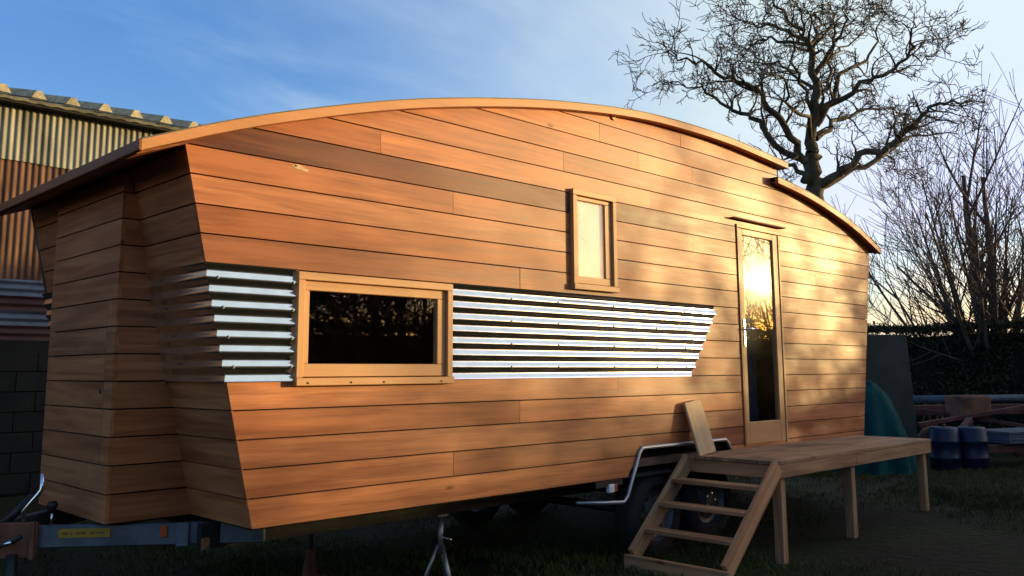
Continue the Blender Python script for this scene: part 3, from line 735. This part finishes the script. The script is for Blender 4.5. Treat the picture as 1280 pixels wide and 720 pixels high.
# ------------------------------------------------------------------ shed behind
def build_shed():
    random.seed(9)
    Y = 7.5; X0, X1 = -5.0, 9.4; ze = 4.60; zm = 3.86; zb = 2.41; zc = 1.71
    sh = thing('farm_shed', 'old farm shed of rusting corrugated iron behind the caravan', 'shed', ((X0+X1)/2, Y+3, gz(2,Y)))
    wl = MB().box((X0, Y+.03, -.3), (X1, Y+.15, ze-.03)).build('wall', M_BACK, sh)
    def vsheet(xa, xb, za, zb_, m, off, tn):
        n = max(8, int((xb-xa)/.0762*8)); v = []; f = []
        for i in range(n+1):
            x = (xb-xa)*i/n; y = -.009*math.cos(2*math.pi*(x+xa)/.0762)
            v += [(x, y, 0), (x, y, zb_-za)]
            if i: f.append((2*i-2, 2*i, 2*i+1, 2*i-1))
        MB().add(v, f).build('iron_sheet', m, wl, T(xa, Y+off, za), smooth=True, color=tn)
    x = X0
    while x < X1:
        xb = min(x+.66, X1)
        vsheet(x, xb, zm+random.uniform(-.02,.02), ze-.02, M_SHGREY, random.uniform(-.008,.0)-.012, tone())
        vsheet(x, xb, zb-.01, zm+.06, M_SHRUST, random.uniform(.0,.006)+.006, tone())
        x += .64
    k = 0; z = zc
    for i, m in enumerate((M_SHRED, M_SHBLUE, M_SHRED, M_SHBLUE)):
        h = (zb-zc)/4
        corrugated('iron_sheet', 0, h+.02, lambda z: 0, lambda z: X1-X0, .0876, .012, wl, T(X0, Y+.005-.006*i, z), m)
        z += h
    # block wall
    bl = MB(); 
    nb = 0
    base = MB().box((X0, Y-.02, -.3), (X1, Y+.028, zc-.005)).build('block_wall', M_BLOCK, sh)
    for r_ in range(7):
        for c in range(24):
            xa = 1.2+c*.45-(r_ % 2)*.225; za = gz(2,Y)+.02+r_*.235
            if za+.225 > zc: continue
            if xa+.44 > 8: continue
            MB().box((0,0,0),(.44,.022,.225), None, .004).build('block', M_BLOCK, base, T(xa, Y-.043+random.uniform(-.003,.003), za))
    # roof: sheets falling towards the eave, a raised cap over every joint
    pitch = R(15); rr = MB()
    n = int((X1-X0+.4)/.03); v = []; f = []
    for i in range(n+1):
        x = X0-.2+i*.03; zz = .006*math.cos(2*math.pi*x/.19)
        v += [(x, Y-.22, ze-.01+zz), (x, Y+6, ze-.01+6.2*math.tan(pitch)+zz)]
        if i: f.append((2*i-2, 2*i, 2*i+1, 2*i-1))
    for i in range(n+1): v.append((v[2*i][0], Y-.215, v[2*i][2]-.035))
    b = 2*(n+1)
    for i in range(n): f.append((b+i, b+i+1, 2*i+2, 2*i))
    rf = MB().add(v, f).build('roof', M_FIBRE, sh)
    x = X0
    while x < X1:
        mb = MB(); h = .095; wv = .085
        v = []
        for yy, s in ((Y-.26, 0), (Y+6, 6.26*math.tan(pitch))):
            zb_ = ze+.012+s
            v += [(x-wv,yy,zb_),(x-wv*.35,yy,zb_+h),(x+wv*.35,yy,zb_+h),(x+wv,yy,zb_)]
        mb.add(v, [(0,1,2,3),(7,6,5,4),(0,4,5,1),(1,5,6,2),(2,6,7,3),(0,3,7,4)])
        mb.build('roof_cap', M_RIB, rf)
        x += .39
    MB().box((X0-.2, Y-.20, ze-.075), (X1+.2, Y-.03, ze-.05)).build('eave_soffit', M_BACK, rf)
build_shed()
# sheet leaning by the drawbar end, at the left
v = []; f = []; _n = 40
for j_ in range(_n+1):
    for i_ in range(_n+1):
        u, w_ = -1+2*i_/_n, -1+2*j_/_n; q_ = min(1, math.hypot(u, w_))
        v.append((u*1.15, w_*1.0, .95*(1-q_)**.9*(1+.25*noise.noise(Vector((u*3, w_*3, 5))))+.05*noise.noise(Vector((u*9, w_*9, 1)))*(1-q_)-.04*q_))
for j_ in range(_n):
    for i_ in range(_n): k_ = j_*(_n+1)+i_; f.append((k_, k_+1, k_+_n+2, k_+_n+1))
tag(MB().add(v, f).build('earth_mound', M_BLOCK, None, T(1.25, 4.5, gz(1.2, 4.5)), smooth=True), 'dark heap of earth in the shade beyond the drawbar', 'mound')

# ------------------------------------------------------------------ trees
def tubes_to(mb_v, mb_f, pts, rads, n):
    up = Vector((.3,.2,1)).normalized(); k0 = len(mb_v)
    for i, q in enumerate(pts):
        d = pts[min(i+1,len(pts)-1)]-pts[max(i-1,0)]
        a = d.cross(up)
        if a.length < 1e-6: a = d.orthogonal()
        a.normalize(); b = d.cross(a).normalized()
        for k in range(n):
            an = 2*math.pi*k/n; mb_v.append(tuple(q+rads[i]*(math.cos(an)*a+math.sin(an)*b)))
    for i in range(len(pts)-1):
        for k in range(n):
            j = (k+1) % n; mb_f.append((k0+i*n+k, k0+i*n+j, k0+(i+1)*n+j, k0+(i+1)*n+k))
def rvec(rng): 
    while True:
        v = Vector((rng.uniform(-1,1), rng.uniform(-1,1), rng.uniform(-1,1)))
        if .05 < v.length < 1: return v.normalized()
def grow(V, Fc, rng, p, d, ln, r, lvl, maxl, wig, up, nseg=6, kids=(4,6), ratio=.55, rmin=.006, sd=1.0):
    pts = [p.copy()]; rads = [r]; dirs = []
    q = p.copy(); dd = d.normalized()
    for i in range(nseg):
        dd = (dd + wig*rvec(rng) + Vector((0,0,up))).normalized()
        q = q + dd*(ln/nseg)*rng.uniform(.8, 1.2); pts.append(q.copy()); dirs.append(dd.copy())
        rads.append(max(rmin, r*(1-.75*(i+1)/nseg)))
    tubes_to(V, Fc, pts, rads, 6 if lvl == 0 else (5 if r > .03 else 3))
    if lvl >= maxl: return
    nk = rng.randint(*kids)
    for k in range(nk):
        t = rng.uniform(.22, 1.0); i = min(nseg-1, int(t*nseg))
        b = pts[i].lerp(pts[i+1], t*nseg-i) if i < nseg else pts[-1]
        side = rvec(rng); side = (side - side.dot(dirs[i])*dirs[i])
        if side.length < .05: continue
        cdv = (dirs[i]*rng.uniform(.35, .9) + side.normalized()*rng.uniform(.6, 1.0)*sd)
        grow(V, Fc, rng, b, cdv, ln*ratio*rng.uniform(.7, 1.2), max(rmin, rads[i]*.55), lvl+1, maxl, wig, up, max(3, nseg-1), kids, ratio, rmin, sd)
def along(V, Fc, rng, pts, r0, r1, n=8, smooth=3):
    P = []
    for i in range(len(pts)-1):
        p0 = pts[max(i-1,0)]; p1 = pts[i]; p2 = pts[i+1]; p3 = pts[min(i+2,len(pts)-1)]
        for k in range(smooth):
            t = k/smooth
            P.append(.5*((2*p1)+(-p0+p2)*t+(2*p0-5*p1+4*p2-p3)*t*t+(-p0+3*p1-3*p2+p3)*t**3))
    P.append(pts[-1]); m = len(P)-1
    P = [q + (rvec(rng)*.11*min(1, i/3) if i else Vector()) for i, q in enumerate(P)]
    rad = [r0+(r1-r0)*(i/m)**.8 for i in range(m+1)]
    tubes_to(V, Fc, P, rad, n); return P, rad

def build_oak():
    rng = random.Random(42); D = 26.0
    sc_ = lambda q, dz=0: at(820+q[0]/3, q[1]/3, D+dz)
    base = sc_((596, 740)); foot = Vector((base.x+.1, base.y, -.15))
    t = thing('bare_oak_tree', 'tall leafless oak with spreading twisted limbs rising behind the caravan', 'tree', tuple(foot))
    V, Fc = [], []
    P, rd = along(V, Fc, rng, [foot, foot+Vector((0,0,.8)), foot.lerp(base,.5), base, sc_((586,650)), sc_((582,560))], .42, .22, 14)
    o = MB(); o.v = V; o.f = Fc; o.build('trunk', M_BARK, t, smooth=True)
    V, Fc = [], []
    limbs = [  # (points in the plane of the crown, depth run, start radius, end radius)
     ([(582,565),(580,500),(585,400),(590,300),(580,190),(562,135),(500,70),(450,25)], (0,-.3), .25, .035),
     ([(578,625),(540,570),(470,480),(430,400),(380,345),(310,310),(230,270),(170,240),(90,225),(30,190)], (0,-2.2), .17, .02),
     ([(572,605),(480,560),(400,480),(340,430),(270,400),(200,350),(120,320),(10,310)], (0,1.8), .15, .018),
     ([(600,700),(680,655),(760,590),(870,560),(940,490),(1010,420),(1080,395),(1160,385)], (0,-1.6), .19, .03),
     ([(605,705),(740,640),(850,570),(900,545),(980,510),(1130,500)], (0,2.2), .15, .02),
     ([(600,520),(650,475),(700,440),(780,410),(880,410),(960,430)], (0,2.6), .12, .016),
     ([(600,470),(660,390),(720,350),(800,300),(890,260),(950,200),(965,140),(958,90)], (0,-1.4), .14, .025),
     ([(592,440),(650,380),(690,290),(760,240),(820,190),(840,100),(885,40)], (0,1.6), .12, .018),
     ([(590,290),(640,200),(690,150),(720,90),(705,35)], (0,-1.2), .11, .018),
     ([(572,165),(500,160),(400,145),(330,190),(270,190)], (0,1.3), .085, .014),
     ([(568,145),(480,120),(420,90),(360,95),(290,70)], (0,-1.5), .08, .014),
     ([(580,185),(610,110),(605,50),(620,20)], (0,1.1), .10, .02),
     ([(570,660),(520,630),(470,625),(430,645)], (0,1.2), .12, .03),
     ([(850,575),(880,600),(910,635),(980,645)], (1.2,1.8), .05, .012),
     ([(590,560),(560,440),(500,380),(470,300),(390,250)], (0,-2.8), .10, .016),
     ([(588,330),(530,300),(480,240),(380,235),(300,230)], (0,2.2), .08, .014),
     ([(592,360),(640,320),(650,240),(700,180),(780,120),(800,60)], (0,2.6), .09, .014),
     ([(588,420),(560,330),(520,260),(520,160),(490,80)], (0,-2.4), .09, .014),
     ([(960,200),(1000,220),(1060,215),(1105,185)], (-1.0,-1.2), .04, .008),
    ]
    for pts, (d0, d1), r0, r1 in limbs:
        n = len(pts); r0 *= .80; r1 *= .8
        Q = [sc_(q, d0+(d1-d0)*i/(n-1)) for i, q in enumerate(pts)]
        P, rd = along(V, Fc, rng, Q, r0, r1, 7)
        m = len(P)-1; step = 1
        L = sum((P[i+1]-P[i]).length for i in range(m))
        for i in range(2, m+1):
            for _ in range(1 if i < m*.4 else 2):
                if rng.random() < (.5 if i < m*.4 else (.06 if Q[-1].z < 8.5 else .36)): continue
                d = (P[min(i+1,m)]-P[i-1]).normalized(); s = rvec(rng); s = s-s.dot(d)*d
                if s.length < .1: continue
                dd = d*rng.uniform(.2,.8)+s.normalized()*rng.uniform(.6,1)+Vector((0,0,.18))
                grow(V, Fc, rng, P[i], dd, rng.uniform(.5,1.35), min(.05, rd[i]*.6), 0, 2, .46, .03, 6, (3,5), .55, .0095)
    o = MB(); o.v = V; o.f = Fc; o.build('crown', M_BARK, t, smooth=True)
build_oak()

def multi_stem(loc, label, seed, nst, h, spread, r0, group=None, kids=(5,8), lvl=2, name='bare_shrub_tree', lean=(0,0), rmin=.007, wig=.10, side=1.0, thick=0):
    rng = random.Random(seed); b = Vector(loc); t = thing(name, label, 'tree', tuple(b), group)
    V, Fc = [], []
    tubes_to(V, Fc, [b+Vector((0,0,-.1)), b+Vector((0,0,.25)), b+Vector((.02,0,.5))], [r0*2.2, r0*1.8, r0*1.2], 10)
    o = MB(); o.v = V; o.f = Fc; o.build('trunk', M_BARK2, t, smooth=True)
    V, Fc = [], []
    for i in range(nst):
        a = 2*math.pi*i/nst+rng.uniform(-.3,.3); s = spread*rng.uniform(.1, 1.0)
        d = Vector((math.cos(a)*s+lean[0], math.sin(a)*s+lean[1], 1)).normalized(); hh = h*rng.uniform(.65, 1.05)
        rs = r0*rng.uniform(.5,1)
        if i < thick: rs = r0*(2.6-.5*i); d = Vector((-.10+.12*i, .10-.14*i, 1)).normalized(); hh = h
        grow(V, Fc, rng, b+Vector((.12*math.cos(a), .12*math.sin(a), rng.uniform(.05,.6))), d, hh, rs, 0, lvl, wig, .035, 9, kids, .42, rmin, side)
    o = MB(); o.v = V; o.f = Fc; o.build('crown', M_BARK2, t, smooth=True)
gp = at(1242, 452, 19.5); gp.z = -.15
multi_stem(gp, 'leafless multi stemmed tree with thin upright stems above the dark hedge', 5, 26, 5.7, 1.05, .065, kids=(7,10), wig=.06, rmin=.006, side=.55, thick=3)
gp = at(1095, 452, 24); gp.z = -.15
multi_stem(gp, 'small slender leafless sapling beyond the hedge close to the caravan end', 8, 4, 3.6, .35, .045, kids=(4,7), name='bare_sapling')
gp = at(1360, 452, 24); gp.z = -.15
multi_stem(gp, 'leafless coppiced tree beyond the multi stemmed tree along the hedge', 15, 12, 5.6, .7, .06, kids=(5,8), wig=.055, rmin=.006, side=.5)

def hedge(name, label, path, h, wd, n, seed, size=.07):
    """a clipped hedge: dark core with a skin of small leaf faces"""
    rng = random.Random(seed); A = Vector(path[0]+(0,)); B = Vector(path[1]+(0,)); L = (B-A).length; x = (B-A)/L; y = Vector((-x.y, x.x, 0))
    hd = thing(name, label, 'hedge', tuple((A+B)/2))
    m = int(L/.4); v = []; f = []
    prof = [(-.5,0),(-.46,.5),(-.40,.88),(-.2,.97),(.2,.97),(.40,.88),(.46,.5),(.5,0)]
    for i in range(m+1):
        q = A+x*(L*i/m); hh = h*(1+.035*noise.noise(Vector((i*.31, seed, 0))))
        for a, z in prof:
            k = .9+.15*noise.noise(Vector((i*.4, a*3, z*3+seed))); p = q+y*a*wd*k; v.append((p.x, p.y, z*hh*.96-.2))
    c = len(prof)
    for i in range(m):
        for j in range(c-1): f.append((i*c+j, (i+1)*c+j, (i+1)*c+j+1, i*c+j+1))
    MB().add(v, f).build('hedge_core', M_LEAFC, hd)
    v = []; f = []
    for _ in range(n):
        s = rng.random()*L; hh = h*(1+.035*noise.noise(Vector((s/L*m*.31, seed, 0))))
        k = rng.random()
        if k < .42: a, z = -.5+.06*rng.random(), rng.random()**.8
        elif k < .70: a, z = .5-.06*rng.random(), rng.random()**.8
        else: a, z = rng.uniform(-.46,.46), .96+abs(rng.gauss(0,.025))
        if abs(a) > .4: a *= 1-.12*z*z
        p = A+x*s+y*(a*wd*(.95+.2*noise.noise(Vector((s, z*3, seed)))))+Vector((0,0,z*hh-.15+.04*rng.random()))
        u = rvec(rng)*size*rng.uniform(.5,1.3); w_ = rvec(rng)*size*rng.uniform(.3,.8); kk = len(v)
        v += [tuple(p-u*.5), tuple(p+w_*.5), tuple(p+u*.5), tuple(p-w_*.5)]; f.append((kk,kk+1,kk+2,kk+3))
    o = MB().add(v, f).build('foliage', M_LEAF, hd); tag(o, kind='stuff')
hedge('hedge', 'dark clipped hedge closing the yard behind the junk', ((20.5, 16), (20.5, -13)), 2.42, 1.5, 110000, 1, .09)
hedge('hedge', 'tall dark hedge facing the long side of the caravan across the yard', ((20, -14.5), (-16, -14.5)), 2.6, 1.8, 60000, 2, .11)
# trees that stand on the sunward side: seen mirrored in the panes, they dapple the cladding (all but the added evergreen)
multi_stem((26.5, -10.6, -.1), 'leafless tree beyond the hedge mirrored in the glazed door', 31, 8, 7.5, .5, .075, kids=(5,6), rmin=.018, wig=.2)
for i in range(9):
    multi_stem((22.8+.5*(i % 2), -15.5+1.7*i, -.1), 'twiggy leafless bush in the row beyond the hedge on the sunward side', 60+i, 16, 3.1, .8, .03, group='bushes beyond the sunward hedge', kids=(6,8), rmin=.008, wig=.2, name='bare_bush')
def evergreen(loc, h, rad, n, seed, label):
    rng = random.Random(seed); b = Vector(loc); t = thing('added_shade_tree', label, 'tree', tuple(b))
    V, Fc = [], []; grow(V, Fc, rng, b, Vector((0,0,1)), h*.85, .16, 0, 1, .08, .1, 8, (14,16), .3, .02)
    o = MB(); o.v = V; o.f = Fc; o.build('trunk', M_BARK2, t, smooth=True)
    cl_ = [(b+Vector((rng.gauss(0,rad*.4), rng.gauss(0,rad*.4), h*(.3+.62*rng.random()))), rng.uniform(.45,.9)) for _ in range(34)]
    v = []; f = []
    for _ in range(n):
        c, rr = rng.choice(cl_); p = c+rvec(rng)*rr*rng.random()**.4; u = rvec(rng)*.09; w_ = rvec(rng)*.05; k = len(v)
        v += [tuple(p-u), tuple(p+w_), tuple(p+u), tuple(p-w_)]; f.append((k,k+1,k+2,k+3))
    MB().add(v, f).build('crown', M_LEAF, t)
evergreen((24.5, -5.2, -.1), 5.6, 2.2, 26000, 77, 'unseen evergreen tree added beyond the hedge to shade the shed')  # out of view, added to keep the low sun off the shed wall
multi_stem((11.5, -16.5, -.1), 'leafless willow beyond the tall hedge mirrored in the wide window', 32, 26, 8.5, .9, .12, kids=(11,14), rmin=.012, wig=.16)
multi_stem((7.0, -17.0, -.1), 'leafless thicket tree beyond the tall hedge left of the willow', 33, 26, 8.0, .9, .12, kids=(11,14), rmin=.012, wig=.16)
multi_stem((16.0, -17.0, -.1), 'leafless thicket tree beyond the tall hedge right of the willow', 34, 22, 8.0, .9, .12, kids=(10,13), rmin=.012, wig=.16)

# ------------------------------------------------------------------ clutter in front of the hedge
def clutter():
    random.seed(4)
    g = -.10
    q = at(1112, 480, 13.0); 
    pn = MB().box((-.42,-.02,0),(.42,.02,1.95), None, .01).build('upright_sheet', M_PANEL, None, T(q.x+.2, q.y+.1, g) @ Matrix.Rotation(R(-38),4,'Z') @ Matrix.Rotation(R(-5),4,'X'))
    tag(pn, 'tall grey green sheet standing upright beyond the caravan end', 'sheet')
    # teal tarpaulin thrown over a heap
    c = at(1100, 560, 12.0); tx, ty = c.x+.0, c.y+.1
    v = []; f = []; n, m = 44, 44
    for j in range(m+1):
        for i in range(n+1):
            u, w_ = -1+2*i/n, -1+2*j/m
            r_ = min(1, math.hypot(u, w_)*.98)
            z = 1.27*(.78*(1-r_**2.6)+.22*(1-r_)**1.2)
            fold = .10*math.sin(math.atan2(w_, u)*9+1.3*noise.noise(Vector((u*2,w_*2,1))))*r_**2
            k = .72+.12*noise.noise(Vector((u*1.5,w_*1.5,4)))+fold
            v.append((u*k*.78, w_*k*.78, z+.07*noise.noise(Vector((u*3.1,w_*3.1,0)))*(1-r_)+.035*noise.noise(Vector((u*9,w_*9,2)))*(1-r_**3)+.01))
    for j in range(m):
        for i in range(n): k = j*(n+1)+i; f.append((k,k+1,k+n+2,k+n+1))
    tp = MB().add(v, f).build('tarpaulin_heap', M_TEAL, None, T(tx, ty, g), smooth=True)
    tag(tp, 'teal tarpaulin draped over a peaked heap at the end of the deck', 'tarpaulin')
    # blue drums
    for i, px in enumerate((1183, 1218)):
        q = at(px, 588, 12.1); M = T(q.x, q.y, g+.005)
        t = thing('plastic_drum', ['blue plastic drum beside the deck leg in front of the rusty implement', 'blue plastic drum beside the grey sheets on the red rack'][i], 'drum', (q.x, q.y, g), 'blue plastic drums')
        MB().lathe([(0,0),(.17,0),(.19,.02),(.195,.2),(.203,.21),(.203,.23),(.195,.24),(.195,.42),(.203,.43),(.203,.45),(.195,.46),(.185,.60),(.16,.63),(0,.63)], 28, M=Matrix.Rotation(R(90),4,'X')).build('body', M_BLUEP, t, M, smooth=True)
        MB().lathe([(0,0),(.03,0),(.03,.025),(0,.025)], 14, M=Matrix.Rotation(R(90),4,'X')).build('bung', M_BLACK, t, M @ T(.09,.03,.632))
    # rusty implement behind the drums
    a = at(1210, 515, 13.4); ax = (at(1280,505,13.4)-at(1150,530,13.4)).normalized()
    t = thing('farm_implement', 'rusty red farm implement with crossed bars behind the blue drums', 'implement', (a.x, a.y, g))
    B = lambda nm, p0, p1, wd, ht, m=M_REDP: beam(nm, p0, p1, wd, ht, m, t, color=(1,1,1,1), ch=.004)
    B('cross_bar', at(1148,531,13.2), at(1284,508,13.6), .06, .06)
    B('cross_bar', at(1150,512,13.9), at(1284,533,13.3), .05, .05)
    B('draw_arm', at(1212,524,13.2), at(1189,556,12.6), .09, .07)
    B('rear_beam', at(1142,513,14.2), at(1284,511,14.4), .12, .16)
    q = at(1210, 508, 13.7); MB().box((-.26,-.2,-.17),(.26,.2,.17), None, .03).build('gear_box', M_RUST, t, T(q.x,q.y,q.z) @ Matrix.Rotation(R(-30),4,'Z'))
    for px in (1158, 1270):
        q = at(px, 512, 14.2); B('leg', (q.x,q.y,q.z), (q.x,q.y,g), .08, .08)
        MB().lathe([(.03,-.04),(.24,-.04),(.27,0),(.24,.04),(.03,.04)], 24, close=True).build('wheel', M_RUST, t, T(q.x-.15,q.y-.12,g+.27) @ Matrix.Rotation(R(-40),4,'Z'), smooth=True)
    # red rack carrying grey sheets at the right
    q0 = at(1233, 561, 12.2); q1 = at(1345, 559, 12.8)
    t = thing('steel_rack', 'low red steel rack at the right of the blue drums', 'rack', (q0.x, q0.y, g))
    off = Vector((.35,.35,0))
    for o_ in (Vector(), off): beam('beam', q0+o_, q1+o_, .06, .11, M_REDP, t, color=(1,1,1,1))
    for q in (q0, q1, q0+off, q1+off): 
        d = (q1-q0).normalized()*(.06 if (q-q0).length < .8 else -.06)
        beam('leg', (q.x+d.x,q.y+d.y,q.z-.06), (q.x+d.x,q.y+d.y,g), .05, .05, M_REDP, t, color=(1,1,1,1))
    z = q0.z+.057
    for i in range(4):
        c = (q0+q1)/2+off/2; d = (q1-q0).normalized()
        M = Matrix(((d.x,-d.y,0,c.x+random.uniform(-.04,.04)),(d.y,d.x,0,c.y),(0,0,1,z+i*.042),(0,0,0,1)))
        s = MB().box((-.62,-.33,0),(.62,.33,.04), None, .006).build('grey_sheet', M_GREYS, None, M)
        tag(s, ['bottom grey sheet of the stack on the red rack','second grey sheet from the bottom on the red rack','third grey sheet from the bottom on the red rack','top grey sheet of the stack on the red rack'][i], 'sheet', 'grey sheets stacked on the red rack')
    # long pale pipes on trestles behind
    p0 = at(1140, 500, 15.5); p1 = at(1330, 497, 16.2)
    for i in range(3):
        o_ = Vector((.1*i, .1*i, 0)); mb = MB().tube([p0+o_, p1+o_], .065, 12)
        tb = mb.build('long_pipe', M_GREYS, None, smooth=True)
        tag(tb, ['front grey blue pipe laid on trestles before the hedge','middle grey blue pipe laid on trestles before the hedge','rear grey blue pipe laid on trestles before the hedge'][i], 'pipe', 'long pipes on trestles')
    for k, s in enumerate((.15, .85)):
        c = p0.lerp(p1, s)+Vector((.1,.1,0))
        t = thing('trestle', ['rusty trestle under the pipe end near the caravan','rusty trestle under the far pipe end by the multi stemmed tree'][k], 'trestle', (c.x,c.y,g), 'pipe trestles')
        d = Vector((1,1,0)).normalized()
        beam('top_rail', c-d*.3+Vector((0,0,-.09)), c+d*.3+Vector((0,0,-.09)), .05, .05, M_RUST, t, color=(1,1,1,1))
        for s_ in (-1,1):
            for w_ in (-.18,.18):
                e = Vector((d.y,-d.x,0))
                beam('leg', c+d*.24*s_+Vector((0,0,-.116)), Vector((c.x,c.y,g))+d*.27*s_+e*w_, .035, .035, M_RUST, t, up=(1,.2,0), color=(1,1,1,1))
clutter()
sc.render.resolution_x = 1024; sc.render.resolution_y = 576
